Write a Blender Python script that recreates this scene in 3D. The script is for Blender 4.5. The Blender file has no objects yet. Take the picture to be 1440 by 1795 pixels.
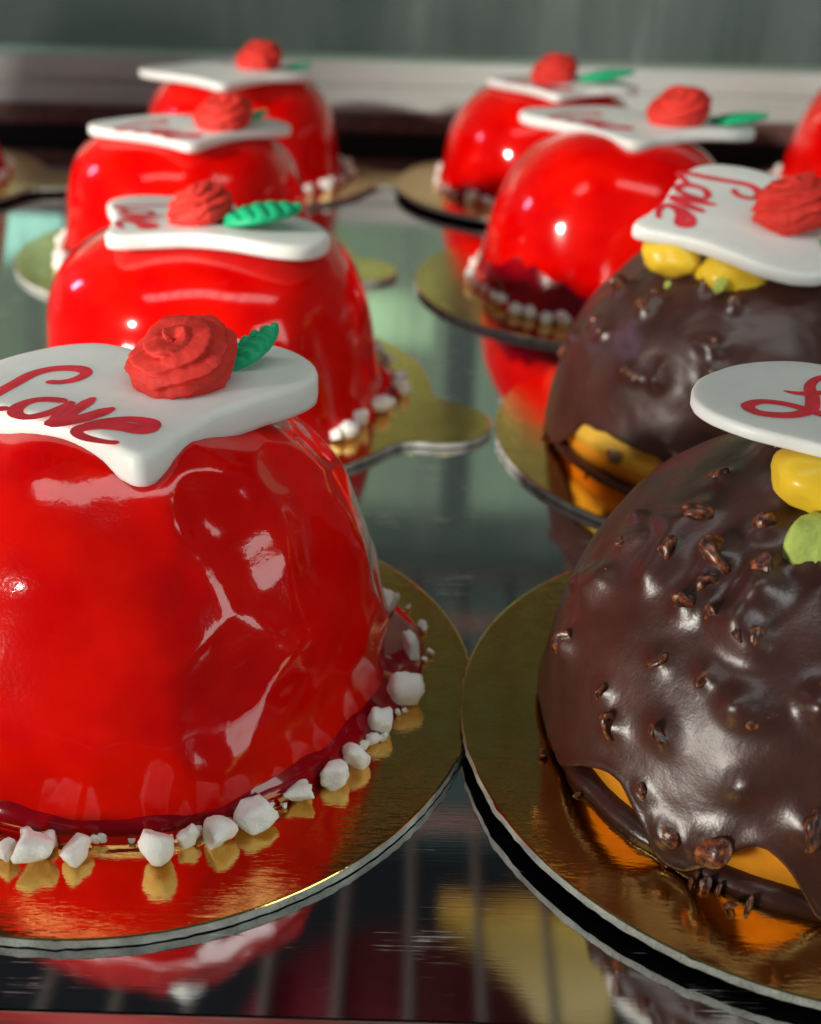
import bpy, bmesh, math, random
from mathutils import Vector, Matrix, noise

# ------------------------------------------------------------------ camera, world, lamps, exposure
S = 0.01                                    # everything below is written in centimetres
scene = bpy.context.scene
COL = scene.collection
rad = math.radians

PITCH, ROLL, CAM_H = 0.4997, 0.0288, 12.344
cam = bpy.data.cameras.new('camera')
cam.sensor_fit = 'HORIZONTAL'; cam.sensor_width = 36.0; cam.lens = 36.0 * 2150.0 / 1440.0
cam.clip_start = 0.005; cam.clip_end = 20.0
cam.dof.use_dof = True; cam.dof.focus_distance = 0.172; cam.dof.aperture_fstop = 25.0
cam_o = bpy.data.objects.new('camera', cam); COL.objects.link(cam_o)
_f = Vector((0, math.cos(PITCH), -math.sin(PITCH))); _u = Vector((0, math.sin(PITCH), math.cos(PITCH))); _x = Vector((1, 0, 0))
_r = _x * math.cos(ROLL) + _u * math.sin(ROLL); _up = -_x * math.sin(ROLL) + _u * math.cos(ROLL)
m = Matrix.Identity(4)
for i in range(3):
    m[i][0] = _r[i]; m[i][1] = _up[i]; m[i][2] = -_f[i]
m[2][3] = CAM_H * S
cam_o.matrix_world = m
scene.camera = cam_o

world = bpy.data.worlds.new('World'); scene.world = world; world.use_nodes = True
bg = world.node_tree.nodes['Background']
bg.inputs[0].default_value = (0.66, 1.0, 0.96, 1); bg.inputs[1].default_value = 0.05

def area_lamp(name, loc, target, sx, sy, power, color):
    l = bpy.data.lights.new(name, 'AREA'); l.shape = 'RECTANGLE'; l.size = sx * S; l.size_y = sy * S
    l.energy = power; l.color = color
    o = bpy.data.objects.new(name, l); COL.objects.link(o)
    o.location = Vector(loc) * S
    o.rotation_euler = (Vector(target) - Vector(loc)).to_track_quat('-Z', 'Y').to_euler()
    return o
def spot_lamp(name, loc, target, power, color, half, blend, radius):
    l = bpy.data.lights.new(name, 'SPOT'); l.energy = power; l.color = color; l.spot_size = 2 * rad(half); l.spot_blend = blend; l.shadow_soft_size = radius * S
    o = bpy.data.objects.new(name, l); COL.objects.link(o); o.location = Vector(loc) * S
    o.rotation_euler = (Vector(target) - Vector(loc)).to_track_quat('-Z', 'Y').to_euler()
    return o
spot_lamp('low_sun_spot', (-105, -45, 52), (0, 39, 2), 84.0, (1.0, 0.93, 0.82), 7.6, 0.5, 4.0)  # stands in for low sun; narrow cone spares the front cakes
area_lamp('left_low_lamp', (-76, -31, -3), (0, 20, 3), 17, 24, 7.0, (1.0, 0.94, 0.83))
area_lamp('right_shop_window', (54, -26, 24), (0, 20, 3), 28, 34, 1.25, (0.95, 1.0, 0.96))
area_lamp('top_fill', (0, 5, 78), (0, 5.01, 0), 110, 14, 1.7, (0.98, 1.0, 0.96)).rotation_euler = (0, 0, 0)  # added fill from above for the plaque tops, no known source
area_lamp('led_strip_side', (-62, 52, 26), (0, 36, 3), 3, 9, 0.20, (0.80, 0.62, 1.0))
area_lamp('rear_backdrop_fill', (-37, 112, 29), (-37, 0, 29), 80, 39, 0.25, (0.72, 1.0, 0.66))  # added glowing panels, a green-grey backdrop for the steel to reflect
area_lamp('rear_backdrop_fill', (44, 112, 29), (44, 0, 29), 76, 39, 0.25, (0.72, 1.0, 0.70))
area_lamp('rear_daylight', (-46, 105, 17.6), (-46, 0, 17.6), 30, 6, 0.085, (0.42, 0.92, 0.86))
area_lamp('rear_gap_light', (-4, 105, 25.4), (-4, 0, 25.4), 11, 5, 0.013, (0.60, 0.95, 0.55))

vs = scene.view_settings
vs.view_transform = 'Standard'; vs.look = 'None'; vs.exposure = 0.18; vs.gamma = 1.0; vs.use_curve_mapping = False
scene.cycles.max_bounces = 10; scene.cycles.glossy_bounces = 6; scene.cycles.diffuse_bounces = 4
scene.cycles.use_denoising = True

# ------------------------------------------------------------------ materials
def nodes(name):
    mt = bpy.data.materials.new(name); mt.use_nodes = True
    nt = mt.node_tree
    return mt, nt, nt.nodes['Principled BSDF']
def mk(nt, typ, **kw):
    n = nt.nodes.new(typ)
    for k, v in kw.items(): setattr(n, k, v)
    return n
def coords(nt, scale=(1, 1, 1)):
    tc = mk(nt, 'ShaderNodeTexCoord'); mp = mk(nt, 'ShaderNodeMapping')
    mp.inputs['Scale'].default_value = scale
    nt.links.new(tc.outputs['Object'], mp.inputs[0]); return mp.outputs[0]
def noise_tex(nt, scale, detail=3, rough=0.5, vec=None, dist=0.0):
    n = mk(nt, 'ShaderNodeTexNoise'); n.inputs['Scale'].default_value = scale; n.inputs['Detail'].default_value = detail
    n.inputs['Roughness'].default_value = rough; n.inputs['Distortion'].default_value = dist
    nt.links.new(vec if vec else coords(nt), n.inputs['Vector']); return n.outputs[0]
def ramp(nt, fac, stops):
    r = mk(nt, 'ShaderNodeValToRGB'); e = r.color_ramp.elements
    while len(e) < len(stops): e.new(0.5)
    for el, (p, c) in zip(e, stops):
        el.position = p; el.color = (*c, 1) if len(c) == 3 else c
    nt.links.new(fac, r.inputs[0]); return r.outputs[0]
def bump(nt, b, h, strength, dist, prev=None):
    n = mk(nt, 'ShaderNodeBump'); n.inputs['Strength'].default_value = strength; n.inputs['Distance'].default_value = dist
    nt.links.new(h, n.inputs['Height'])
    if prev: nt.links.new(prev, n.inputs['Normal'])
    nt.links.new(n.outputs[0], b.inputs['Normal']); return n.outputs[0]
def setp(b, **kw):
    for k, v in kw.items(): b.inputs[k.replace('_', ' ')].default_value = v
g3 = lambda v: (v, v, v)

def m_glaze(name, dark, light, sss=0.25, peel=0.0):
    mt, nt, b = nodes(name)
    c = ramp(nt, noise_tex(nt, 90, 3), [(0.35, dark), (0.65, light)]); nt.links.new(c, b.inputs['Base Color'])
    setp(b, Roughness=0.16, Subsurface_Weight=sss, Subsurface_Radius=(0.006, 0.0004, 0.0003), Subsurface_Scale=1.0,
         Coat_Weight=1.0, Coat_Roughness=0.025, Coat_IOR=1.42, Specular_IOR_Level=0.1)
    if peel:
        n1 = bump(nt, b, noise_tex(nt, 1300, 2), peel, 0.0002)
        cn = mk(nt, 'ShaderNodeBump'); cn.inputs['Strength'].default_value = peel; cn.inputs['Distance'].default_value = 0.00012
        nt.links.new(noise_tex(nt, 900, 3, dist=0.6), cn.inputs['Height']); nt.links.new(cn.outputs[0], b.inputs['Coat Normal'])
    return mt
M = {}
M['glaze'] = m_glaze('red_glaze', (0.68, 0.0, 0.0004), (0.84, 0.004, 0.0005), 0.3, 0.0)
M['glaze_rippled'] = m_glaze('red_rippled_glaze', (0.60, 0.0, 0.0004), (0.74, 0.004, 0.0005), 0.3, 0.16)
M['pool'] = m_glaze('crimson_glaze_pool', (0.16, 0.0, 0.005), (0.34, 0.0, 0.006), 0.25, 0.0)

def m_plain(name, col, rough, sss=0.0, rad_=(0.002, 0.001, 0.0008), spec=0.4, nscale=0, nstr=0.3, nd=0.0003, var=0.0, coat=0.0):
    mt, nt, b = nodes(name)
    if var:
        lo = tuple(max(0, x * (1 - var)) for x in col); hi = tuple(min(1, x * (1 + var)) for x in col)
        nt.links.new(ramp(nt, noise_tex(nt, 260, 4), [(0.3, lo), (0.7, hi)]), b.inputs['Base Color'])
    else: b.inputs['Base Color'].default_value = (*col, 1)
    setp(b, Roughness=rough, Subsurface_Weight=sss, Subsurface_Radius=rad_, Subsurface_Scale=1.0, Specular_IOR_Level=spec, Coat_Weight=coat, Coat_Roughness=0.1)
    if nscale: bump(nt, b, noise_tex(nt, nscale, 4, 0.6), nstr, nd)
    return mt
M['nib'] = m_plain('white_sugar', (0.90, 0.89, 0.85), 0.75, 0.25, spec=0.2, nscale=1300, nstr=0.6, nd=0.0003)
M['fondant'] = m_plain('white_fondant', (0.74, 0.76, 0.74), 0.42, 0.55, (0.004, 0.003, 0.0025), 0.35, 700, 0.12, 0.0002, var=0.03)
M['ink'] = m_plain('red_food_ink', (0.72, 0.035, 0.055), 0.5, 0.0, spec=0.3, nscale=1100, nstr=0.2, nd=0.0001, var=0.18)
M['rose'] = m_plain('red_fondant', (0.62, 0.034, 0.024), 0.62, 0.15, (0.002, 0.0004, 0.0003), 0.25, 900, 0.35, 0.0003, var=0.12)
M['leaf'] = m_plain('green_fondant', (0.010, 0.37, 0.165), 0.5, 0.12, (0.0006, 0.002, 0.001), 0.3, 900, 0.25, 0.0002, var=0.12)
M['cream'] = m_plain('yellow_cream', (0.78, 0.52, 0.03), 0.32, 0.35, (0.004, 0.0025, 0.0004), 0.4, 0)
M['pistachio'] = m_plain('green_nut', (0.42, 0.52, 0.12), 0.8, 0.2, spec=0.2, nscale=1800, nstr=0.6, nd=0.0003, var=0.25)
M['mango'] = m_plain('mango_mousse', (0.72, 0.27, 0.012), 0.45, 0.4, (0.004, 0.0018, 0.0003), 0.4, 600, 0.3, 0.0002, var=0.15)
M['mango_pale'] = m_plain('pale_mango_mousse', (0.80, 0.48, 0.06), 0.6, 0.3, (0.004, 0.0018, 0.0003), 0.3, 800, 0.5, 0.0003, var=0.12)
M['card'] = m_plain('grey_card', (0.46, 0.47, 0.43), 0.9, spec=0.15, nscale=1700, nstr=1.0, nd=0.0008, var=0.35)
M['dark_card'] = m_plain('dark_underside_card', (0.012, 0.011, 0.010), 0.7, spec=0.2)

def m_choc():
    mt, nt, b = nodes('dark_chocolate')
    c = ramp(nt, noise_tex(nt, 120, 4), [(0.3, (0.038, 0.0115, 0.0085)), (0.7, (0.064, 0.0200, 0.0148))]); nt.links.new(c, b.inputs['Base Color'])
    r = ramp(nt, noise_tex(nt, 60, 3), [(0.3, g3(0.28)), (0.7, g3(0.42))]); nt.links.new(r, b.inputs['Roughness'])
    setp(b, Specular_IOR_Level=0.65, Subsurface_Weight=0.05, Subsurface_Radius=(0.002, 0.0006, 0.0003), Subsurface_Scale=1.0)
    n1 = bump(nt, b, noise_tex(nt, 2600, 3), 0.25, 0.00012)
    bump(nt, b, noise_tex(nt, 300, 3), 0.25, 0.0006, n1)
    return mt
M['choc'] = m_choc()
def m_nut():
    mt, nt, b = nodes('chocolate_coated_nut')
    c = ramp(nt, noise_tex(nt, 420, 3), [(0.42, (0.040, 0.0125, 0.0085)), (0.56, (0.16, 0.046, 0.020)), (0.70, (0.40, 0.13, 0.05))]); nt.links.new(c, b.inputs['Base Color'])
    setp(b, Roughness=0.3, Specular_IOR_Level=0.55); bump(nt, b, noise_tex(nt, 900, 3), 0.3, 0.0003)
    return mt
M['nut'] = m_nut()
def m_gold():
    mt, nt, b = nodes('gold_foil')
    c = ramp(nt, noise_tex(nt, 350, 4), [(0.3, (0.80, 0.47, 0.12)), (0.7, (0.90, 0.58, 0.18))]); nt.links.new(c, b.inputs['Base Color'])
    setp(b, Metallic=1.0, Roughness=0.10)
    n1 = bump(nt, b, noise_tex(nt, 1.0, 3, 0.6, coords(nt, (260, 1100, 900))), 0.22, 0.00022)
    bump(nt, b, noise_tex(nt, 1.0, 2, 0.5, coords(nt, (60, 60, 60))), 0.12, 0.001, n1)
    return mt
M['gold'] = m_gold()
def m_steel():
    mt, nt, b = nodes('polished_steel')
    fine = noise_tex(nt, 1.0, 3, 0.6, coords(nt, (60, 4200, 4200)))
    patch = noise_tex(nt, 70, 3, 0.6)
    mul = mk(nt, 'ShaderNodeMath', operation='MULTIPLY'); nt.links.new(fine, mul.inputs[0]); nt.links.new(patch, mul.inputs[1])
    k = ramp(nt, mul.outputs[0], [(0.36, g3(0.0)), (0.44, g3(1.0))])
    c = mk(nt, 'ShaderNodeMixRGB'); c.inputs[1].default_value = (0.66, 0.67, 0.68, 1); c.inputs[2].default_value = (0.62, 0.62, 0.62, 1); nt.links.new(k, c.inputs[0]); nt.links.new(c.outputs[0], b.inputs['Base Color'])
    r = mk(nt, 'ShaderNodeMapRange'); r.inputs['To Min'].default_value = 0.045; r.inputs['To Max'].default_value = 0.55; nt.links.new(k, r.inputs[0]); nt.links.new(r.outputs[0], b.inputs['Roughness'])
    mm = mk(nt, 'ShaderNodeMapRange'); mm.inputs['To Min'].default_value = 1.0; mm.inputs['To Max'].default_value = 0.45; nt.links.new(k, mm.inputs[0]); nt.links.new(mm.outputs[0], b.inputs['Metallic'])
    n1 = bump(nt, b, fine, 0.05, 0.00006)
    bump(nt, b, noise_tex(nt, 1.0, 2, 0.5, coords(nt, (8, 20, 20))), 0.06, 0.0006, n1)
    return mt
M['steel'] = m_steel()
def m_metal(name, col, rough, streak=None):
    mt, nt, b = nodes(name); b.inputs['Base Color'].default_value = (*col, 1); setp(b, Metallic=1.0, Roughness=rough)
    if streak: bump(nt, b, noise_tex(nt, 1.0, 3, 0.6, coords(nt, streak)), 0.2, 0.0003)
    return mt
M['alu'] = m_plain('anodised_rail', (0.58, 0.61, 0.59), 0.30, spec=0.6, var=0.03)
M['lip'] = m_metal('brushed_lip', (0.62, 0.50, 0.50), 0.28, (12, 900, 900))
M['rod'] = m_plain('grey_wire', (0.13, 0.12, 0.115), 0.4, spec=0.5)
M['red_rod'] = m_plain('coppery_wire', (0.42, 0.20, 0.17), 0.4, spec=0.5)
M['top_dark'] = m_plain('dark_panel', (0.020, 0.024, 0.034), 0.6, spec=0.2)
M['black'] = m_plain('gap_shade_black', (0.010, 0.009, 0.009), 0.6, spec=0.2)  # shade of the gap put into the colour
M['maroon'] = m_plain('maroon_trim', (0.17, 0.085, 0.075), 0.5, spec=0.3, var=0.3)
M['gold_card'] = m_plain('golden_card', (0.72, 0.48, 0.10), 0.4, spec=0.5)
M['wine'] = m_plain('wine_red', (0.16, 0.012, 0.028), 0.35, spec=0.4)
def m_glass():
    mt, nt, b = nodes('smoky_door_glass')
    b.inputs['Base Color'].default_value = (0.26, 0.31, 0.31, 1); setp(b, Roughness=0.10, Specular_IOR_Level=0.5)
    smear_glints = ramp(nt, noise_tex(nt, 1.0, 3, 0.6, coords(nt, (34, 8, 5))), [(0.36, g3(0.10)), (0.60, g3(0.26)), (0.74, g3(0.6))])  # smears, stretched upright to imitate blurred light streaks on the pane too
    tr = mk(nt, 'ShaderNodeBsdfTransparent'); tr.inputs[0].default_value = (0.92, 0.93, 0.87, 1)
    mx = mk(nt, 'ShaderNodeMixShader'); nt.links.new(smear_glints, mx.inputs[0]); nt.links.new(tr.outputs[0], mx.inputs[1]); nt.links.new(b.outputs[0], mx.inputs[2])
    nt.links.new(mx.outputs[0], nt.nodes['Material Output'].inputs[0])
    return mt
M['door'] = m_glass()

# ------------------------------------------------------------------ helpers
def link(name, me, mat, parent=None, loc=None, rot=None, smooth=True):
    o = bpy.data.objects.new(name, me); COL.objects.link(o)
    if mat and not me.materials: me.materials.append(M[mat])
    if smooth and len(me.polygons) and not me.polygons[0].use_smooth:
        me.polygons.foreach_set('use_smooth', [True] * len(me.polygons))
    if parent: o.parent = parent
    if loc is not None: o.location = Vector(loc) * S
    if rot is not None: o.rotation_euler = rot
    return o
def mesh(name, verts, faces):
    me = bpy.data.meshes.new(name)
    me.from_pydata([tuple(Vector(v) * S) for v in verts], [], faces); me.update(); return me
def bm_mesh(name, bm):
    me = bpy.data.meshes.new(name)
    bmesh.ops.recalc_face_normals(bm, faces=bm.faces)
    for v in bm.verts: v.co *= S
    bm.to_mesh(me); bm.free(); return me
def thing(name, label, cat, loc=(0, 0, 0), rot=(0, 0, 0), group=None):
    o = bpy.data.objects.new(name, None); COL.objects.link(o); o.empty_display_size = 0.01
    o.location = Vector(loc) * S; o.rotation_euler = rot
    o['label'] = label; o['category'] = cat
    if group: o['group'] = group
    return o
def structure(o): o['kind'] = 'structure'; return o
def box(name, x0, x1, y0, y1, z0, z1, bev=0.0):
    bm = bmesh.new(); bmesh.ops.create_cube(bm, size=1.0)
    for v in bm.verts:
        v.co = Vector(((x0 + x1) / 2 + v.co.x * (x1 - x0), (y0 + y1) / 2 + v.co.y * (y1 - y0), (z0 + z1) / 2 + v.co.z * (z1 - z0)))
    if bev: bmesh.ops.bevel(bm, geom=bm.edges[:], offset=bev, segments=3, affect='EDGES', profile=0.5)
    return bm_mesh(name, bm)
def tube(name, p0, p1, r, seg=12):
    bm = bmesh.new(); p0 = Vector(p0); p1 = Vector(p1); d = p1 - p0
    bmesh.ops.create_cone(bm, cap_ends=True, segments=seg, radius1=r, radius2=r, depth=d.length,
                          matrix=Matrix.Translation((p0 + p1) / 2) @ d.to_track_quat('Z', 'Y').to_matrix().to_4x4())
    return bm_mesh(name, bm)
def lerp(a, b, t): return a + (b - a) * t
def sstep(a, b, x):
    t = max(0.0, min(1.0, (x - a) / (b - a))); return t * t * (3 - 2 * t)
def curve_pts(P, n, closed=False):
    """Catmull-Rom through P (tuples of any length)"""
    out = []; N = len(P); seg = N if closed else N - 1
    for i in range(seg):
        def g(k):
            return P[k % N] if closed else P[max(0, min(N - 1, k))]
        p0, p1, p2, p3 = g(i - 1), g(i), g(i + 1), g(i + 2)
        for j in range(n):
            t = j / n
            out.append(tuple(0.5 * ((2 * b) + (c - a) * t + (2 * a - 5 * b + 4 * c - d) * t * t + (3 * b - a - 3 * c + d) * t ** 3)
                             for a, b, c, d in zip(p0, p1, p2, p3)))
    if not closed: out.append(tuple(P[-1]))
    return out

# ------------------------------------------------------------------ the setting
structure(link('shelf', box('shelf', -60, 60, 9.95, 57.5, -0.4, 0.0), 'steel', smooth=False))
structure(link('shelf_lip', box('shelf_lip', -60, 60, 8.6, 9.93, -1.6, 0.02, 0.06), 'lip'))
structure(link('rear_gap_shade', box('rear_gap_shade', -60, 60, 57.6, 58.6, -0.4, 0.55), 'black', smooth=False))  # near-black strip standing in for the shaded gap below the rail
structure(link('rear_trim', box('rear_trim', -60, 60, 57.9, 59.4, 0.56, 1.42), 'maroon', smooth=False))
bm = bmesh.new()
prof = [(57.9, 1.43), (57.7, 1.6), (57.7, 2.35), (58.0, 2.45), (58.0, 2.62), (57.75, 2.72), (57.75, 3.5), (57.95, 3.68), (60.0, 3.68), (60.0, 1.43)]
a = [bm.verts.new((-60, y, z)) for y, z in prof]; b_ = [bm.verts.new((60, y, z)) for y, z in prof]
for i in range(len(prof)):
    j = (i + 1) % len(prof); bm.faces.new((a[i], a[j], b_[j], b_[i]))
bm.faces.new(a); bm.faces.new(b_)
structure(link('rear_rail', bm_mesh('rear_rail', bm), 'alu', smooth=False))
structure(link('rear_door_panel', box('rear_door_panel', -60, 60, 59.0, 59.25, 3.69, 34.0), 'door', smooth=False))
structure(link('dark_top_panel', box('dark_top_panel', -45, 45, 28, 57, 42, 42.6), 'top_dark', smooth=False))  # unseen panel added so the shelf mirrors darkness overhead

rack = thing('wire_rack', 'grey wire rack of thin parallel rods mirrored in the steel shelf', 'rack', (0, 0, 22))
rod_me = tube('rod', (0, 15, 0), (0, 56, 0), 0.17)
for i in range(-8, 9): link('rod', rod_me, 'rod', rack, (i * 2.45 + 0.45, 0, 0))
cross_me = tube('cross_rod', (-20, 0, 0), (20, 0, 0), 0.22)
for y in (36.8, 50.8): link('cross_rod', cross_me, 'red_rod', rack, (0, y, -0.4))
link('cross_rod', tube('end_rod', (-20, 0, 0), (20, 0, 0), 0.45), 'rod', rack, (0, 56, 0))

# ------------------------------------------------------------------ cake boards
def board_outline(R=5.5, tab_deg=-10, wide=1.0):
    pts = []; t0 = rad(tab_deg); half = rad(18 * wide)
    n = 260
    for i in range(n + 1):
        a = t0 + half + (2 * math.pi - 2 * half) * i / n
        pts.append((R * math.cos(a), R * math.sin(a)))
    up = [(R * math.cos(half), R * math.sin(half)), (5.42, 1.44 * wide), (5.72, 1.26 * wide), (6.20, 1.16 * wide), (6.68, 0.95 * wide), (7.02, 0.58 * wide), (7.16, 0.20 * wide)]
    tab = [(x, -y) for x, y in up] + [(x, y) for x, y in reversed(up)]
    for x, y in curve_pts(tab, 5)[1:-1]:
        pts.append((x * math.cos(t0) - y * math.sin(t0), x * math.sin(t0) + y * math.cos(t0)))
    return pts
def make_board_meshes(tab_deg, seed, wide):
    out = board_outline(tab_deg=tab_deg, wide=wide); n = len(out); T = 0.175
    rnd = random.Random(seed)
    # foil sheet on top with a slightly rolled edge
    rings = [(1.0, T - 0.014), (0.9985, T - 0.003), (0.995, T + 0.002), (0.96, T + 0.002), (0.75, T + 0.002), (0.4, T + 0.002)]
    vs_, fs = [], []
    for k, z in rings:
        for x, y in out: vs_.append((x * k, y * k, z))
    for r in range(len(rings) - 1):
        for i in range(n):
            j = (i + 1) % n; fs.append((r * n + i, r * n + j, (r + 1) * n + j, (r + 1) * n + i))
    c = len(vs_); vs_.append((0, 0, T + 0.002))
    for i in range(n): fs.append(((len(rings) - 1) * n + i, (len(rings) - 1) * n + (i + 1) % n, c))
    foil = mesh('foil', vs_, fs)
    # card core edge, rough with small nicks
    vs_, fs = [], []; zs = [0.022, 0.05, 0.09, 0.13, T - 0.012]
    nick = [rnd.random() < 0.035 for _ in range(n)]
    for q, z in enumerate(zs):
        for i, (x, y) in enumerate(out):
            k = 1.0 - 0.001 + 0.0035 * (rnd.random() - 0.5) + (0.004 if nick[i] else 0)
            vs_.append((x * k, y * k, z + 0.008 * (rnd.random() - 0.5)))
    for r in range(len(zs) - 1):
        for i in range(n):
            j = (i + 1) % n; fs.append((r * n + i, r * n + j, (r + 1) * n + j, (r + 1) * n + i))
    edge = mesh('card_edge', vs_, fs)
    vs_ = [(x * 0.994, y * 0.994, 0.024) for x, y in out]
    under = mesh('underside', vs_, [tuple(range(n - 1, -1, -1))])
    return foil, edge, under
BOARD_SETS = [make_board_meshes(d, s, w) for d, s, w in ((-3, 1, 0.72), (-17, 2, 1.0), (-12, 3, 1.0), (0, 4, 1.0))]
def cake_board(label, x, y, z=0.0, kind=0, rot=(0, 0, 0), under='dark_card'):
    t = thing('cake_board', label, 'cake board', (x, y, z), rot, 'round gold cake boards with tabs')
    f, e, u = BOARD_SETS[kind]
    link('foil', f, 'gold', t, smooth=False); link('card_edge', e, 'card', t); link('underside', u, under, t, smooth=False)
    return t

# ------------------------------------------------------------------ small bits
def chunk_mesh(name, rnd, cuts=6, flat=1.0, lump=0.06, sub=3):
    bm = bmesh.new(); bmesh.ops.create_icosphere(bm, subdivisions=sub, radius=0.56)
    o = Vector((rnd.uniform(0, 50), rnd.uniform(0, 50), 0))
    planes = [(Vector((rnd.gauss(0, 1), rnd.gauss(0, 1), rnd.gauss(0, 1))).normalized(), rnd.uniform(0.26, 0.44)) for _ in range(cuts)]
    for v in bm.verts:
        p = v.co.copy()
        for n_, d_ in planes:
            k = p.dot(n_) - d_
            if k > 0: p -= n_ * k * 0.93
        p += p.normalized() * (lump * noise.noise(p * 3.2 + o) + 0.4 * lump * noise.noise(p * 8 + o))
        p.z *= flat; v.co = p
    return bm_mesh(name, bm)
_rn = random.Random(5)
NIBS = [chunk_mesh('sugar_nib', _rn, _rn.choice((6, 7, 9)), 1.0, 0.10) for _ in range(12)]
NUTS = [chunk_mesh('nut_piece', _rn, 5, 0.8, 0.05) for _ in range(6)]
PIST = chunk_mesh('pistachio_piece', random.Random(21), 6, 1.0, 0.08)
def bit(name, me, mat, parent, loc, size, rnd):
    o = link(name, me, mat, parent, loc, (rnd.uniform(0, 6.28), rnd.uniform(0, 6.28), rnd.uniform(0, 6.28)))
    o.scale = size; return o

# ------------------------------------------------------------------ red glazed cakes
def dome_grid(R, h, n, NA, NP, disp, z0=0.0, phi0=0.0):
    vs_, fs = [], []
    for j in range(NP):
        ph = phi0 + (math.pi / 2 - phi0) * (j / NP)
        cr = max(1e-6, math.cos(ph)) ** (2 / n); sz = max(0.0, math.sin(ph)) ** (2 / n)
        for i in range(NA):
            a = 2 * math.pi * i / NA
            r = R * cr; z = h * sz
            g = Vector((math.cos(a) * (r / R) ** (n - 1) / R, math.sin(a) * (r / R) ** (n - 1) / R, (z / h) ** (n - 1) / h)).normalized()
            p = Vector((r * math.cos(a), r * math.sin(a), z + z0))
            vs_.append(p + g * disp(p, a, z))
    c = len(vs_); p = Vector((0, 0, h + z0)); vs_.append(p + Vector((0, 0, disp(p, 0, h))))
    for j in range(NP - 1):
        for i in range(NA):
            k = (i + 1) % NA; fs.append((j * NA + i, j * NA + k, (j + 1) * NA + k, (j + 1) * NA + i))
    for i in range(NA): fs.append(((NP - 1) * NA + i, (NP - 1) * NA + (i + 1) % NA, c))
    return vs_, fs
def red_cake(label, x, y, seed, z=0.18, nibs=None, rippled=False, R=3.9, h=4.95, n=2.65, spread=0.35, side_pool=0.0, nib_n=44, foot=0.6):
    t = thing('glazed_cake', label, 'cake', (x, y, z), group='red glazed dome cakes')
    off = Vector((seed * 7.3, seed * 3.1, 0))
    def disp(p, a, zz):
        d = 0.13 * noise.noise(p * 0.32 + off) + 0.035 * noise.noise(p * 0.8 + off)
        d += 0.20 * math.exp(-zz / 0.35) + (0.0 if rippled else 0.20 * math.exp(-zz / 0.9))
        if rippled:
            deg = math.degrees(a); deg = deg - 360 if deg > 180 else deg
            mask = (0.25 * sstep(-150, -110, deg) + 0.75 * sstep(-98, -60, deg)) * (1 - sstep(60, 120, deg)) * sstep(0.5, 1.2, zz)
            q = p + Vector((noise.noise(p * 0.8), noise.noise(p * 0.8 + Vector((5, 0, 0))), noise.noise(p * 0.8 + Vector((0, 9, 0))))) * 0.5
            f1 = noise.voronoi(Vector((q.x, q.y, q.z * 0.75)) * 0.60 + Vector((0.3, 0.1, 0.7)))[0][0]
            d += mask * (0.30 * (f1 ** 1.8) - 0.08) + mask * 0.05 * noise.noise(p * 1.3 + off)
            d += 0.03 * noise.noise(p * 0.6 + off * 2) * (1 - mask)
            d += 0.012 * mask * noise.noise(p * 3.1 + off)
        return d
    v, f = dome_grid(R, h, n, 200 if rippled else 120, 110 if rippled else 64, disp)
    link('glaze_dome', mesh('glaze_dome', v, f), 'glaze_rippled' if rippled else 'glaze', t)
    # glaze run out round the foot
    def run(a):
        d = R + 0.16 + spread * (0.4 + 0.8 * noise.noise(Vector((math.cos(a) * 1.7, math.sin(a) * 1.7, seed * 2.2))))
        return d + side_pool * math.exp(-((a if a < math.pi else a - 2 * math.pi) - rad(18)) ** 2 / 0.35)
    NA = 140; vs_, fs = [], []
    for i in range(NA):
        a = 2 * math.pi * i / NA; rs = run(a); lift = 0.30 * noise.noise(Vector((math.cos(a) * 2.5, math.sin(a) * 2.5, seed))) + 0.12 * noise.noise(Vector((math.cos(a) * 8, math.sin(a) * 8, seed)))
        for r, zz in ((R - 0.1, (1.3 + lift * 3) * foot), (R + 0.12, (0.9 + lift) * foot), (lerp(R, rs, 0.35) + 0.1, 0.55 * foot), (lerp(R, rs, 0.65) + 0.06, 0.32 * foot), (rs - 0.05, 0.20 * foot), (rs, 0.04), (rs - 0.06, -0.005)):
            vs_.append((r * math.cos(a), r * math.sin(a), zz))
    K = 7
    for i in range(NA):
        k = (i + 1) % NA
        for q in range(K - 1): fs.append((i * K + q, k * K + q, k * K + q + 1, i * K + q + 1))
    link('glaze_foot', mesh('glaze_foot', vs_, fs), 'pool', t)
    rnd = random.Random(seed * 11)
    spots = []
    if nibs:
        for wx, wy, w, hh in nibs: spots.append((wx - x, wy - y + 0.10, min(w, 0.66) * 0.95, hh * 0.9))
        for q in range(30):
            a = rad(-120 + q * 5.0 + rnd.uniform(-3, 3)); w = rnd.uniform(0.10, 0.26); rr = run(a) + rnd.uniform(-0.04, 0.12)
            spots.append((rr * math.cos(a), rr * math.sin(a), w, w * 0.9))
        arc = (45, 230)
    else: arc = (0, 360)
    for i in range(nib_n):
        a = rad(lerp(arc[0], arc[1], (i + rnd.uniform(0.1, 0.9)) / nib_n)); s = rnd.uniform(0.30, 0.62); rr = run(a) + 0.05 * rnd.uniform(-1, 2)
        spots.append((rr * math.cos(a), rr * math.sin(a), s, s * rnd.uniform(0.75, 1.1)))
    for sx, sy, w, hh in spots:
        me = rnd.choice(NIBS); o = link('sugar_nib', me, 'nib', t, (sx, sy, hh * 0.42), (rnd.uniform(-0.4, 0.4), rnd.uniform(-0.4, 0.4), rnd.uniform(0, 6.28)))
        o.scale = (w * 1.08, w * 0.95, hh * 1.05)
    return t

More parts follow.
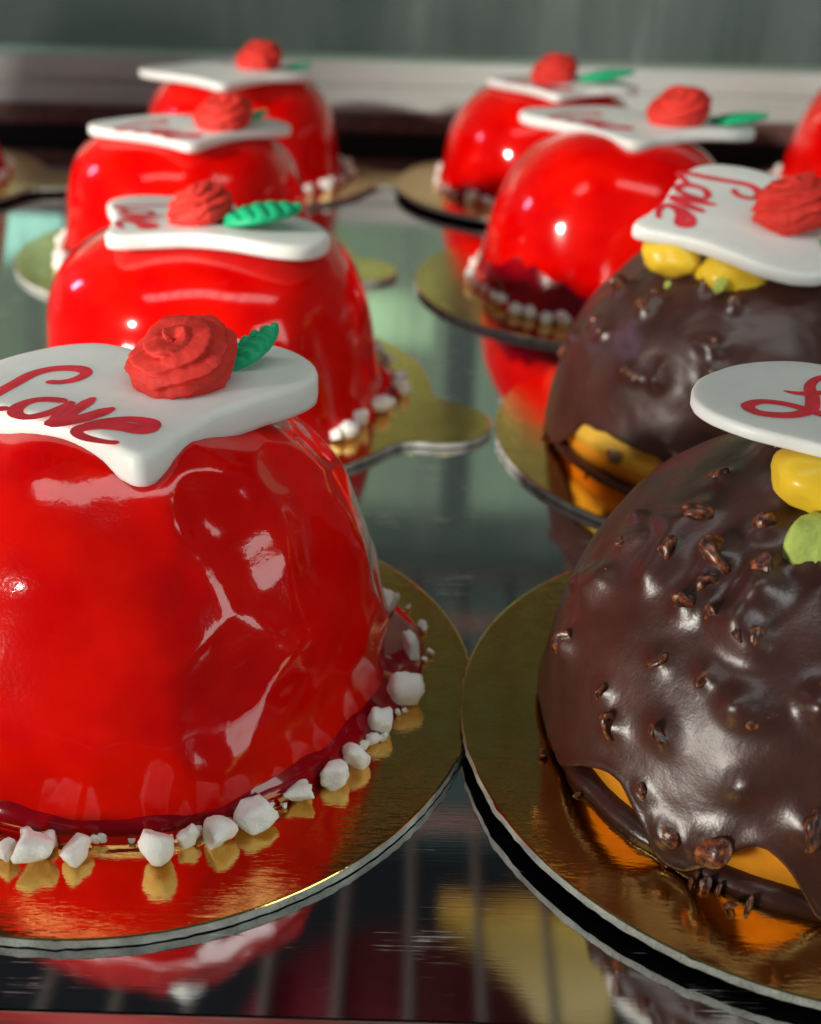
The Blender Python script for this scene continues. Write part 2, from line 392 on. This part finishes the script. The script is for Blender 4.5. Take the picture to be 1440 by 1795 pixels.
# ------------------------------------------------------------------ heart plaques with lettering, rose and leaf
HALF = [(0, 0.40), (0.10, 0.52), (0.32, 0.66), (0.60, 0.66), (0.84, 0.50), (0.97, 0.24), (0.96, -0.02), (0.82, -0.25), (0.60, -0.43), (0.38, -0.60), (0.20, -0.80), (0.08, -0.97)]
def heart_outline(w, l):
    P = [(px, py) for px, py in HALF] + [(0.0, -1.02)] + [(-px, py) for px, py in reversed(HALF[1:])]
    out = curve_pts(P, 7, True)
    return [(px * w, py * l) for px, py in out]
def droop(x, y, k): return -k * (x * x + y * y) + 0.045 * math.sin(1.25 * x + 0.8 * y)
def make_slab(w, l, th, k, seed):
    out = heart_outline(w, l); n = len(out); rnd = random.Random(seed)
    rb = min(0.10, th * 0.28)
    ins = [(0.0, rb), (0.0, th - rb), (0.25 * rb, th - 0.4 * rb), (0.7 * rb, th - 0.1 * rb), (1.4 * rb, th)]
    vs_, fs = [], []
    # inward direction per vertex
    nrm = []
    for i in range(n):
        p0, p1 = out[i - 1], out[(i + 1) % n]; dx, dy = p1[0] - p0[0], p1[1] - p0[1]; L = math.hypot(dx, dy) + 1e-9
        nrm.append((dy / L, -dx / L))
    if sum(out[i][0] * nrm[i][0] + out[i][1] * nrm[i][1] for i in range(n)) > 0: nrm = [(-a, -b) for a, b in nrm]
    prof_ = [(0.06, 0.0), (0.015, 0.02)] + ins
    for d, z in prof_:
        for i, (x, y) in enumerate(out):
            wob = 0.022 * noise.noise(Vector((x * 1.6, y * 1.6, seed + z))) + 0.010 * noise.noise(Vector((x * 6, y * 6, seed + z * 4)))
            X = x + nrm[i][0] * (d + wob); Y = y + nrm[i][1] * (d + wob); vs_.append((X, Y, z + droop(X, Y, k)))
    for r in range(len(prof_) - 1):
        for i in range(n):
            j = (i + 1) % n; fs.append((r * n + i, r * n + j, (r + 1) * n + j, (r + 1) * n + i))
    def cap(base, z, flip):
        prev = base
        for kx in (0.75, 0.5, 0.25):
            b0 = len(vs_)
            for i in range(n):
                X, Y, _ = vs_[base + i]; X *= kx; Y = (Y + 0.1) * kx - 0.1
                vs_.append((X, Y, z + droop(X, Y, k) + 0.008 * noise.noise(Vector((X, Y, seed)))))
            for i in range(n):
                j = (i + 1) % n; q = (prev + i, prev + j, b0 + j, b0 + i); fs.append(q[::-1] if flip else q)
            prev = b0
        c = len(vs_); vs_.append((0, -0.1, z))
        for i in range(n):
            q = (prev + i, prev + (i + 1) % n, c); fs.append(q[::-1] if flip else q)
    cap((len(prof_) - 1) * n, th, False); cap(0, 0.0, True)
    bm = bmesh.new(); me = mesh('slab', vs_, fs); bm.from_mesh(me); bmesh.ops.recalc_face_normals(bm, faces=bm.faces); bm.to_mesh(me); bm.free()
    return me
STROKES = {   # brush lettering 'Love' in the plaque's own centimetres: (x, y, width)
    'L': [(-1.02, 0.46, 0.05), (-0.62, 0.30, 0.10), (-0.34, 0.22, 0.13), (-0.12, 0.30, 0.16), (-0.10, 0.52, 0.13), (-0.40, 0.66, 0.12), (-0.80, 0.62, 0.15), (-1.20, 0.36, 0.16), (-1.48, -0.05, 0.17),
          (-1.72, -0.50, 0.16), (-2.02, -0.72, 0.13), (-2.22, -0.60, 0.11), (-2.10, -0.42, 0.10), (-1.80, -0.55, 0.12), (-1.50, -0.86, 0.13), (-1.26, -0.92, 0.10)],
}
def ribbon(P, z, k, steps=8):
    c = curve_pts(P, steps); vs_, fs = [], []
    for i, (x, y, w) in enumerate(c):
        a = c[max(0, i - 1)]; b = c[min(len(c) - 1, i + 1)]; dx, dy = b[0] - a[0], b[1] - a[1]; L = math.hypot(dx, dy) + 1e-9
        e = 1.0
        if i < 3: e = 0.35 + 0.22 * i
        if i > len(c) - 4: e = 0.35 + 0.22 * (len(c) - 1 - i)
        nx, ny = -dy / L * w * e / 2 , dx / L * w * e / 2
        for s in (1, 0, -1):
            X = x + nx * s; Y = y + ny * s; vs_.append((X, Y, z + droop(X, Y, k) + (0.010 if s == 0 else 0.004)))
    for i in range(len(c) - 1):
        for q in (0, 1): fs.append((i * 3 + q, (i + 1) * 3 + q, (i + 1) * 3 + q + 1, i * 3 + q + 1))
    return vs_, fs
def make_lettering(strokes, z, k):
    V, Fc = [], []
    for q, P in enumerate(strokes):
        v, f = ribbon(P, z + 0.0015 * q, k); b = len(V); V += v; Fc += [tuple(i + b for i in t) for t in f]
    return mesh('lettering', V, Fc)
def make_rose(seed, NA=110, NP=70, detail=True):
    off = Vector((seed * 3.7, 0, 0)); vs_, fs = [], []
    for j in range(NP + 1):
        th = math.pi * (0.002 + 0.996 * j / NP)
        for i in range(NA):
            a = 2 * math.pi * i / NA
            d = Vector((math.sin(th) * math.cos(a), math.sin(th) * math.sin(a), math.cos(th)))
            wob = 0.35 * noise.noise(d * 1.3 + off)
            s = th / 0.40 + a / (2 * math.pi) + wob
            fr = s - math.floor(s)
            saw = (fr ** 0.8) * (1 - sstep(0.86, 1.0, fr))
            up = (1 - sstep(1.25, 2.0, th))
            pet = 0.6 + 0.4 * math.cos(2.6 * a + math.floor(s) * 1.9)
            r = 1.0 + up * 0.30 * (saw - 0.45) * pet
            fold = noise.noise(Vector((math.cos(a) * 2.2, math.sin(a) * 2.2, th * 0.7 + seed)))
            r += 0.09 * fold * sstep(0.5, 1.4, th)
            r += 0.05 * abs(noise.noise(Vector((math.cos(a) * 5, math.sin(a) * 5, th * 1.2 + seed * 2)))) * sstep(0.6, 1.2, th) - 0.02
            r += 0.03 * noise.noise(d * 5 + off) + 0.018 * noise.noise(d * 12 + off)
            r -= 0.22 * math.exp(-(th / 0.22) ** 2)
            p = d * r
            if p.z < -0.55: p.z = -0.55 + (p.z + 0.55) * 0.12
            vs_.append((p.x * 0.80, p.y * 0.72, (p.z + 0.6) * 0.57))
    for j in range(NP):
        for i in range(NA):
            k = (i + 1) % NA; fs.append((j * NA + i, (j + 1) * NA + i, (j + 1) * NA + k, j * NA + k))
    fs.append(tuple(range(NA - 1, -1, -1))[::-1]); fs.append(tuple(NP * NA + i for i in range(NA - 1, -1, -1)))
    return mesh('rose', vs_, fs)
def make_leaf(L=1.5, W=0.72, curl=0.28):
    NU, NV = 40, 20; top, bot = [], []; fs = []
    for i in range(NU + 1):
        u = i / NU; hw = W / 2 * (math.sin(math.pi * min(1, u * 0.93 + 0.05)) ** 0.75) * (1 - 0.25 * u) + 0.012
        for j in range(NV + 1):
            v = j / NV * 2 - 1; x = u * L; y = v * hw
            vein = -0.045 * math.exp(-(v / 0.10) ** 2)
            s = (u * 5.5 - abs(v) * 0.85); fr = s - math.floor(s); vein -= 0.05 * math.exp(-((fr - 0.5) / 0.16) ** 2) * (1 - sstep(0.82, 1.0, abs(v))) * sstep(0.06, 0.2, abs(v))
            zc = curl * u * u + 0.05 * math.sin(u * 4.0)
            edge = 1 - v * v
            top.append((x, y, zc + 0.05 + 0.15 * edge ** 0.6 * math.sin(math.pi * min(1, u * 0.9 + 0.08)) ** 0.5 + vein)); bot.append((x, y, zc))
    n = len(top); K = NV + 1
    for i in range(NU):
        for j in range(NV):
            q = (i * K + j, (i + 1) * K + j, (i + 1) * K + j + 1, i * K + j + 1); fs.append(q); fs.append(tuple(n + k for k in reversed(q)))
    rim = [j for j in range(K)] + [i * K + NV for i in range(1, NU + 1)] + [NU * K + j for j in range(NV - 1, -1, -1)] + [i * K for i in range(NU - 1, 0, -1)]
    for a, b in zip(rim, rim[1:] + rim[:1]): fs.append((a, b, n + b, n + a))
    return mesh('leaf', top + bot, fs)
def plaque(label, x, y, z, rz, w=2.65, l=2.4, th=0.5, k=0.012, tilt=(0, 0), seed=1, rose=(0.75, 0.15, 1.0), leaf=(1.55, 0.55, 25), strokes=None, rose_rot=0.0, leaf_scale=1.0, rose_tilt=(0.3, -0.3), leaf_up=0.0, leaf_fat=1.0, leaf_wide=1.25):
    t = thing('heart_plaque', label, 'plaque', (x, y, z), group='white heart plaques')
    t.rotation_mode = 'ZYX'; t.rotation_euler = (rad(tilt[0]), rad(tilt[1]), rad(rz))
    link('slab', make_slab(w, l, th, k, seed), 'fondant', t)
    if strokes: link('lettering', make_lettering(strokes, th, k), 'ink', t, smooth=False)
    if rose:
        o = link('rose', make_rose(seed), 'rose', t, (rose[0], rose[1], th - 0.06 + droop(rose[0], rose[1], k)), (rose_tilt[0], rose_tilt[1], rose_rot)); o.scale = (rose[2],) * 3
    if leaf:
        o = link('leaf', make_leaf(), 'leaf', t, (leaf[0], leaf[1], th + 0.01 + droop(leaf[0] + 0.5, leaf[1], k)), (0, -rad(leaf_up), rad(leaf[2]))); o.scale = (leaf_scale, leaf_scale * leaf_wide, leaf_scale * leaf_fat)
    return t

# ------------------------------------------------------------------ chocolate cakes
def choc_cake(label, x, y, z, seed, edge, nuts, rot=(0, 0, 0), R=4.25, h=4.75, n=2.2, extra=30, dollops=(), pist=(), rough=1.0, band=0.0, foot=0.25):
    t = thing('chocolate_cake', label, 'cake', (x, y, z), rot, 'chocolate nut dome cakes')
    rnd = random.Random(seed); off = Vector((seed * 5.1, 2.7, seed))
    lumps = []
    def surf(a, zz):
        q = max(0.0, 1 - (zz / h) ** n); r = R * q ** (1 / n)
        return Vector((r * math.cos(a), r * math.sin(a), zz))
    for deg, zz, s in nuts: lumps.append((surf(rad(deg), zz), s))
    for i in range(extra):
        lumps.append((surf(rad(rnd.uniform(20, 250) if i % 4 == 0 else rnd.uniform(-185, -95)), (rnd.uniform(0.5, h * 0.97) if i % 4 == 0 else rnd.uniform(2.4, h * 0.96))), rnd.uniform(0.24, 0.5)))
    NA, NP = 220, 120; vs_, fs = [], []
    for j in range(NP + 1):
        for i in range(NA):
            a = 2 * math.pi * i / NA; deg = math.degrees(a); deg = deg - 360 if deg > 180 else deg
            e = edge(deg) + 0.11 * noise.noise(Vector((math.cos(a) * 8, math.sin(a) * 8, seed))) + 0.03 * noise.noise(Vector((math.cos(a) * 22, math.sin(a) * 22, seed)))
            ph0 = math.asin(min(1, (max(0.02, e) / h) ** (n / 2)))
            ph = ph0 + (math.pi / 2 - ph0) * (j / NP) * 0.9995
            r = R * math.cos(ph) ** (2 / n); zz = h * math.sin(ph) ** (2 / n)
            g = Vector((math.cos(a) * (r / R) ** (n - 1) / R, math.sin(a) * (r / R) ** (n - 1) / R, (zz / h) ** (n - 1) / h)).normalized()
            p = Vector((r * math.cos(a), r * math.sin(a), zz))
            d = rough * (0.11 * noise.noise(p * 0.5 + off) + 0.035 * noise.noise(p * 1.2 + off) + 0.008 * noise.noise(p * 3.0 + off))
            for c, s in lumps:
                q2 = (p - c).length_squared
                if q2 < s * s * 2: d += 0.42 * s * math.exp(-q2 / (s * s * 0.30))
            d += 0.10 * math.exp(-(j / NP) / 0.02) - (0.06 if j == 0 else 0)
            vs_.append(p + g * d)
    for j in range(NP):
        for i in range(NA):
            k = (i + 1) % NA; fs.append((j * NA + i, j * NA + k, (j + 1) * NA + k, (j + 1) * NA + i))
    fs.append(tuple(NP * NA + i for i in range(NA)))
    sh = link('chocolate_shell', mesh('chocolate_shell', vs_, fs), 'choc', t)
    so = sh.modifiers.new('thickness', 'SOLIDIFY'); so.thickness = 0.14 * S; so.offset = -1.0
    # the mousse core that shows under the shell
    prof_ = [(R - 0.42, 0.0), (R - 0.32, 0.05), (R - 0.26, 0.3), (R - 0.24, 0.7), (R - 0.28, 1.2), (R - 0.5, 2.0)]
    vs_, fs = [], []; NA = 120
    for r, zz in prof_:
        for i in range(NA):
            a = 2 * math.pi * i / NA; rr = r + 0.03 * noise.noise(Vector((math.cos(a) * 3, math.sin(a) * 3, zz * 2 + seed)))
            vs_.append((rr * math.cos(a), rr * math.sin(a), zz))
    for j in range(len(prof_) - 1):
        for i in range(NA):
            k = (i + 1) % NA; fs.append((j * NA + i, j * NA + k, (j + 1) * NA + k, (j + 1) * NA + i))
    link('mousse_core', mesh('mousse_core', vs_, fs), 'mango', t)
    vs_, fs = [], []; NF = 160
    for i in range(NF):
        a = 2 * math.pi * i / NF; w = 0.06 * noise.noise(Vector((math.cos(a) * 6, math.sin(a) * 6, seed + 4))) + 0.04 * noise.noise(Vector((math.cos(a) * 19, math.sin(a) * 19, seed)))
        for r, zz in ((R - 0.4, foot + w * 0.7), (R - 0.16 + w, foot - 0.01 + w * 0.7), (R - 0.06 + w, foot * 0.55 + w * 0.4), (R - 0.02 + w, 0.01), (R - 0.4, 0.005)): vs_.append((r * math.cos(a), r * math.sin(a), zz))
    for i in range(NF):
        k = (i + 1) % NF
        for q in range(4): fs.append((i * 5 + q, k * 5 + q, k * 5 + q + 1, i * 5 + q + 1))
    link('chocolate_foot', mesh('chocolate_foot', vs_, fs), 'choc', t)
    if band:
        vs_, fs = [], []; a0, a1 = rad(-178), rad(-112); NB = 60
        for i in range(NB + 1):
            a = lerp(a0, a1, i / NB); lo = band + 0.12 * noise.noise(Vector((a * 5, 1, seed))) - 0.25 * i / NB + 0.15
            for r, zz in ((R - 0.28, lo), (R - 0.17, lo + 0.02), (R - 0.16, lo + 0.25), (R - 0.22, 1.25), (R - 0.4, 1.3)):
                vs_.append((r * math.cos(a), r * math.sin(a), zz))
        for i in range(NB):
            for q in range(4): fs.append((i * 5 + q, (i + 1) * 5 + q, (i + 1) * 5 + q + 1, i * 5 + q + 1))
        link('pale_band', mesh('pale_band', vs_, fs), 'mango_pale', t)
    for q, (c, s) in enumerate(lumps):
        g = Vector((c.x / R, c.y / R, c.z / h)).normalized()
        big = q < len(nuts)
        bit('nut_piece', rnd.choice(NUTS), 'nut', t, c + g * ((0.13 if q % 2 else 0.05) * s), (s * rnd.uniform(1.0, 1.35), s * rnd.uniform(0.65, 0.95), s * rnd.uniform(0.6, 0.8)), rnd)
    # crumbs and thin chocolate at the foot
    for i in range(10):
        a = rad(rnd.uniform(-175, -95)); rr = R + rnd.uniform(-0.05, 0.2); s = rnd.uniform(0.08, 0.2)
        bit('chocolate_crumb', rnd.choice(NUTS), 'choc', t, (rr * math.cos(a), rr * math.sin(a), s * 0.3), (s * 1.6, s, s * 0.7), rnd)
    for dx, dy, dz, s in dollops:
        bm = bmesh.new(); bmesh.ops.create_uvsphere(bm, u_segments=32, v_segments=20, radius=1.0)
        for v in bm.verts:
            d = 1 + 0.20 * noise.noise(v.co * 1.3 + Vector((dx, dy, seed))) + 0.05 * noise.noise(v.co * 4 + Vector((dx, dy, seed))); v.co = Vector((v.co.x * s * d, v.co.y * s * d, v.co.z * s * 0.62 * d))
        link('cream_dollop', bm_mesh('cream_dollop', bm), 'cream', t, (dx, dy, dz))
    for dx, dy, dz, s in pist: bit('pistachio_piece', PIST, 'pistachio', t, (dx, dy, dz), (s * 0.8, s * 0.7, s * 1.15), rnd).rotation_euler = (0.25, 0.2, 0.6)
    return t

# ------------------------------------------------------------------ place everything
L1_NIBS = [(-4.94, 12.09, 0.84, 0.63), (-5.32, 12.08, 0.38, 0.45), (-4.38, 12.14, 0.5, 0.41), (-3.29, 12.12, 0.47, 0.7), (-2.92, 12.48, 0.33, 0.39), (-2.49, 12.52, 0.48, 0.44), (-2.02, 12.89, 0.56, 0.52),
           (-1.48, 13.43, 0.53, 0.39), (-0.97, 13.8, 0.48, 0.41), (-0.7, 14.21, 0.43, 0.45), (-0.36, 14.96, 0.44, 0.62), (0.01, 15.85, 0.55, 0.67), (0.09, 16.93, 0.31, 0.62), (-0.37, 18.3, 0.56, 0.72)]
L1C = (-4.25, 16.55); P1 = (-4.0, 16.8); RZ1 = 10
def to_local(P, c, rz):
    o = []
    for x, y, w in P:
        dx, dy = x - c[0], y - c[1]; a = rad(-rz); o.append((dx * math.cos(a) - dy * math.sin(a), dx * math.sin(a) + dy * math.cos(a), w))
    return o
def W(pts, ws):
    n = len(pts); return [(x, y, ws[min(len(ws) - 1, int(i * len(ws) / n))]) for i, (x, y) in enumerate(pts)]
LOVE_WORLD = [
    W([(-5.40, 16.62), (-5.18, 16.60), (-4.98, 16.70), (-4.88, 16.92), (-5.04, 17.10), (-5.41, 17.12), (-5.68, 16.92), (-5.85, 16.48), (-6.00, 16.05), (-6.12, 15.72), (-6.10, 15.54), (-5.97, 15.50), (-5.80, 15.56), (-5.62, 15.62)],
      [0.11, 0.13, 0.15, 0.16, 0.15, 0.14, 0.13, 0.11]),
    W([(-4.90, 15.92), (-5.2, 15.97), (-5.41, 15.89), (-5.53, 15.66), (-5.48, 15.42), (-5.29, 15.33), (-5.06, 15.49), (-4.88, 15.77), (-4.84, 15.92)], [0.12, 0.15, 0.13, 0.11]),
    W([(-4.84, 15.90), (-4.88, 15.60), (-4.91, 15.20)], [0.12, 0.14]),
    W([(-4.55, 16.05), (-4.74, 15.55), (-4.90, 15.17), (-4.59, 15.34), (-4.19, 15.72)], [0.14, 0.18, 0.15]),
    W([(-4.49, 15.10), (-4.27, 15.28), (-3.92, 15.38), (-3.60, 15.28), (-3.56, 15.12), (-3.70, 15.08), (-3.98, 15.16), (-4.28, 15.16), (-4.48, 15.05), (-4.51, 14.90), (-4.35, 14.76), (-4.08, 14.68), (-3.89, 14.68)], [0.11, 0.16, 0.18, 0.16, 0.12, 0.09]),
]
LOVE = [to_local([(x, y, w * 1.45) for x, y, w in P], P1, RZ1) for P in LOVE_WORLD]
def shift(strokes, dx, dy, s=1.0, a=0.0, wk=1.0):
    a = rad(a); return [[((x * math.cos(a) - y * math.sin(a)) * s + dx, (x * math.sin(a) + y * math.cos(a)) * s + dy, w * s * wk) for x, y, w in P] for P in strokes]

# front left
cake_board('gold board with thick grey card edge under the rippled red cake', -4.37, 16.34, 0, 0)
red_cake('rippled shiny red glazed cake ringed with white sugar nibs', L1C[0], L1C[1], 1, nibs=L1_NIBS, rippled=True, side_pool=0.62, spread=0.06, nib_n=16, foot=0.36, R=3.82)
plaque('white heart plaque clearly reading Love with rose on the rippled red cake', P1[0], P1[1], 4.84, RZ1, strokes=LOVE, seed=3, rose=(0.70, -0.12, 1.0), leaf=(1.25, 0.05, 34), leaf_scale=0.66, leaf_fat=1.9, leaf_up=8)
# second on the left
cake_board('gold board whose rounded tab shows whole beside the smooth red cake', -5.05, 28.6, 0, 1)
red_cake('smooth red glazed cake directly behind the rippled one', -5.0, 28.6, 2, side_pool=0.4, h=4.2, n=3.5, R=3.95)
plaque('white heart plaque turned sideways with a large ribbed green leaf', -5.1, 28.6, 4.22, -42, w=3.55, l=2.6, strokes=shift(LOVE, 0.1, 0), seed=4, th=0.34, tilt=(-4, 0), leaf=(1.35, -0.45, 48), leaf_scale=1.15, leaf_fat=1.6, leaf_wide=1.7, rose=(0.75, -0.45, 1.0), leaf_up=-4)
# third on the left
cake_board('gold board under the third red cake behind the ribbed leaf plaque', -7.7, 39.8, 0, 2)
red_cake('third red glazed cake in the row behind the sideways plaque', -7.6, 39.8, 3, h=4.2, n=3.3)
plaque('white heart plaque with rose hiding its leaf on third red cake', -7.2, 39.2, 4.24, 9, w=3.2, l=2.4, th=0.29, strokes=shift(LOVE, 0.1, 0), seed=5, rose=(1.15, -0.5, 1.1), leaf=(1.6, 0.4, 40), leaf_scale=0.7)
# fourth on the left
cake_board('gold board under the rearmost dark red cake near the metal rail', -7.3, 51.0, 0, 3)
red_cake('dark red cake at the row end against the metal rail', -7.3, 51.0, 4, h=4.2, n=3.3)
plaque('white heart plaque with bare left half and rose on rearmost cake', -7.6, 49.5, 4.26, 5, w=3.4, l=2.7, th=0.29, seed=6, strokes=None, rose=(1.4, 0.3, 1.1), leaf=(2.2, 0.4, 10), leaf_scale=0.75)
# chocolate cakes
def edge1(d):
    e = 0.13 + 0.70 * math.exp(-((d + 146) / 9) ** 2) - 0.3 * math.exp(-((d + 129) / 5) ** 2) + 0.85 * math.exp(-((d + 115) / 9) ** 2) - 0.3 * math.exp(-((d + 101) / 6) ** 2)
    return max(0.05, e)
NUT1 = [(-171.4, 2.8, 0.42), (-133.8, 3.85, 0.5), (-129.5, 3.75, 0.45), (-139, 3.3, 0.3), (-146.9, 3.25, 0.42), (-134.3, 2.7, 0.32), (-126.8, 2.6, 0.42), (-120.3, 2.55, 0.28), (-111.7, 2.9, 0.45), (-150, 1.4, 0.34), (-120.8, 1.7, 0.4),
        (-138.9, 0.85, 0.24), (-132.5, 0.5, 0.36), (-123.6, 0.65, 0.5), (-108.6, 1.4, 0.5), (-147.4, 3.8, 0.5), (-143.1, 4.2, 0.4), (-160.8, 3.5, 0.5), (-134, 4.6, 0.4), (-120.5, 4.1, 0.3), (-145.1, 3.5, 0.36), (-153.3, 4.5, 0.5), (-155.3, 1.7, 0.3),
        (-165, 4.0, 0.45), (-172, 3.7, 0.4)]
TILT = rad(0.9)
cake_board('gold board lifted on its neighbour under the front chocolate cake', 6.38, 15.46, 0.13, 0, (0, TILT, 0))
choc_cake('glossy chocolate cake bristling with nut pieces beside the rippled red cake', 6.38, 15.46, 0.31, 7, edge1, NUT1, (0, TILT, 0),
          dollops=((-1.0, -1.05, 4.86, 0.74), (0.5, -0.7, 4.92, 0.74), (-0.2, 0.9, 4.92, 0.74)), pist=((-1.3, -1.85, 4.35, 0.80),))
CURLY_L = [[(x - 0.18, y, w) for x, y, w in [(-1.15, 0.62, 0.05), (-0.95, 0.50, 0.12), (-0.60, 0.47, 0.14), (-0.30, 0.55, 0.14), (-0.20, 0.78, 0.14), (-0.45, 0.95, 0.13), (-0.72, 0.72, 0.16), (-0.86, 0.30, 0.20), (-1.05, -0.05, 0.20), (-1.40, -0.20, 0.20), (-1.78, -0.12, 0.20), (-1.86, 0.12, 0.19), (-1.62, 0.28, 0.17), (-1.30, 0.18, 0.16), (-1.0, -0.12, 0.18), (-0.72, -0.42, 0.19), (-0.35, -0.40, 0.16), (-0.1, -0.2, 0.12)]]] + shift(LOVE[1:], 0.95, 0.15, 1.0, 0)
plaque('white heart plaque with curly red lettering on the front chocolate cake', 6.55, 15.45, 5.62, 8, w=2.75, l=2.5, th=0.20, k=0.004, seed=8, strokes=CURLY_L, rose=(1.2, 0.5, 1.0), leaf=(1.8, 0.9, 20))
cake_board('gold board mirroring red beneath the second chocolate cake', 7.45, 26.55, 0, 1)
def edge2(d): return max(0.06, 0.10 + 1.0 * math.exp(-((d + 138) / 22) ** 6))
choc_cake('dark chocolate cake with yellow mousse bared at its cracked foot', 7.45, 26.55, 0.18, 9, edge2, [(-120, 1.2, 0.3), (-150, 3.6, 0.4), (-130, 4.2, 0.35), (-112, 4.0, 0.35)], extra=26, band=0.50, h=4.8,
          dollops=((-1.95, -0.75, 4.52, 0.70), (-0.75, -1.3, 4.36, 0.82), (0.7, -1.1, 4.30, 0.6), (-0.4, 0.9, 4.75, 0.7)), pist=((-1.2, -2.1, 4.35, 0.34), (-2.2, -1.7, 4.2, 0.18)), rough=1.5, foot=0.09)
plaque('white heart plaque turned to show tangled red lettering on the second chocolate cake', 7.05, 26.4, 5.22, -78, w=2.7, l=2.5, th=0.30, k=0.004, seed=9, strokes=shift(LOVE, 0.1, 0.2), tilt=(11, 0), rose=(0.65, 0.9, 1.15), leaf=(1.4, 1.1, 30))
# right column of red cakes
cake_board('gold board under the bright red cake behind the chocolate cakes', 5.43, 37.9, 0, 2)
red_cake('bright red cake rising behind the second chocolate cake', 6.0, 37.9, 5, spread=0.5, h=4.75, n=2.7, foot=0.9)
plaque('wide white heart plaque overhanging its bright red cake, leaf at its end', 6.6, 39.0, 4.78, -10, w=3.7, l=2.95, th=0.32, k=0.008, seed=10, strokes=shift(LOVE, -0.3, 0.2), rose=(1.35, -0.3, 1.15), leaf=(2.2, 0.0, 8), leaf_scale=1.15)
cake_board('gold board lifted off the shelf with a black gap beneath', 4.53, 49.7, 0.18, 3)
red_cake('farthest red cake partly hidden by the wide plaque', 4.9, 49.9, 6, z=0.36, h=4.0, n=2.9)
plaque('white heart plaque on the farthest red cake beside a flat green leaf', 5.3, 48.9, 4.26, -10, w=2.95, th=0.29, seed=11, strokes=shift(LOVE, 0.3, 0.1), rose=(-0.2, 0.1, 1.1), leaf=(0.65, -0.1, 8), leaf_scale=1.35)
# edge of the picture
cake_board('gold board holding the red cake beside the wide plaque with green leaf', 19.3, 51.0, 0, 3)
red_cake('red cake showing only its nibbed flank beside the wide plaque leaf', 19.0, 51.0, 8)
cake_board('gold board beside the pale blue patch reflected in the shelf', -20.4, 48.5, 0.15, 3)
red_cake('red cake showing only its nibbed foot near the pale blue reflection', -20.6, 48.5, 9, z=0.33, spread=0.5)
# stand-ins made up for the gold and maroon reflections in the shelf
bx_ = thing('stand_in_box', 'golden stand-in box on the wire rack, seen mirrored in the shelf', 'box', (4.9, 34.4, 22.2))
link('box_body', box('box_body', -3.4, 3.4, -2, -0.9, 0, 5.6, 0.08), 'gold_card', bx_); link('box_lid', box('box_lid', -3.5, 3.5, -2.1, -0.8, 5.62, 6.6, 0.08), 'gold_card', bx_)
tin = thing('stand_in_tin', 'wine red round stand-in tin on the wire rack, seen mirrored', 'tin', (-0.2, 26.9, 22.2))
bm = bmesh.new(); bmesh.ops.create_cone(bm, cap_ends=True, segments=64, radius1=5.1, radius2=5.1, depth=3.0, matrix=Matrix.Translation((0, 0, 1.5)))
bmesh.ops.bevel(bm, geom=[e for e in bm.edges if abs(e.verts[0].co.z - e.verts[1].co.z) < 1e-4], offset=0.3, segments=3, affect='EDGES')
link('tin_body', bm_mesh('tin_body', bm), 'wine', tin)
link('tin_lid', tube('tin_lid', (0, 0, 3.02), (0, 0, 3.5), 5.2, 64), 'wine', tin)
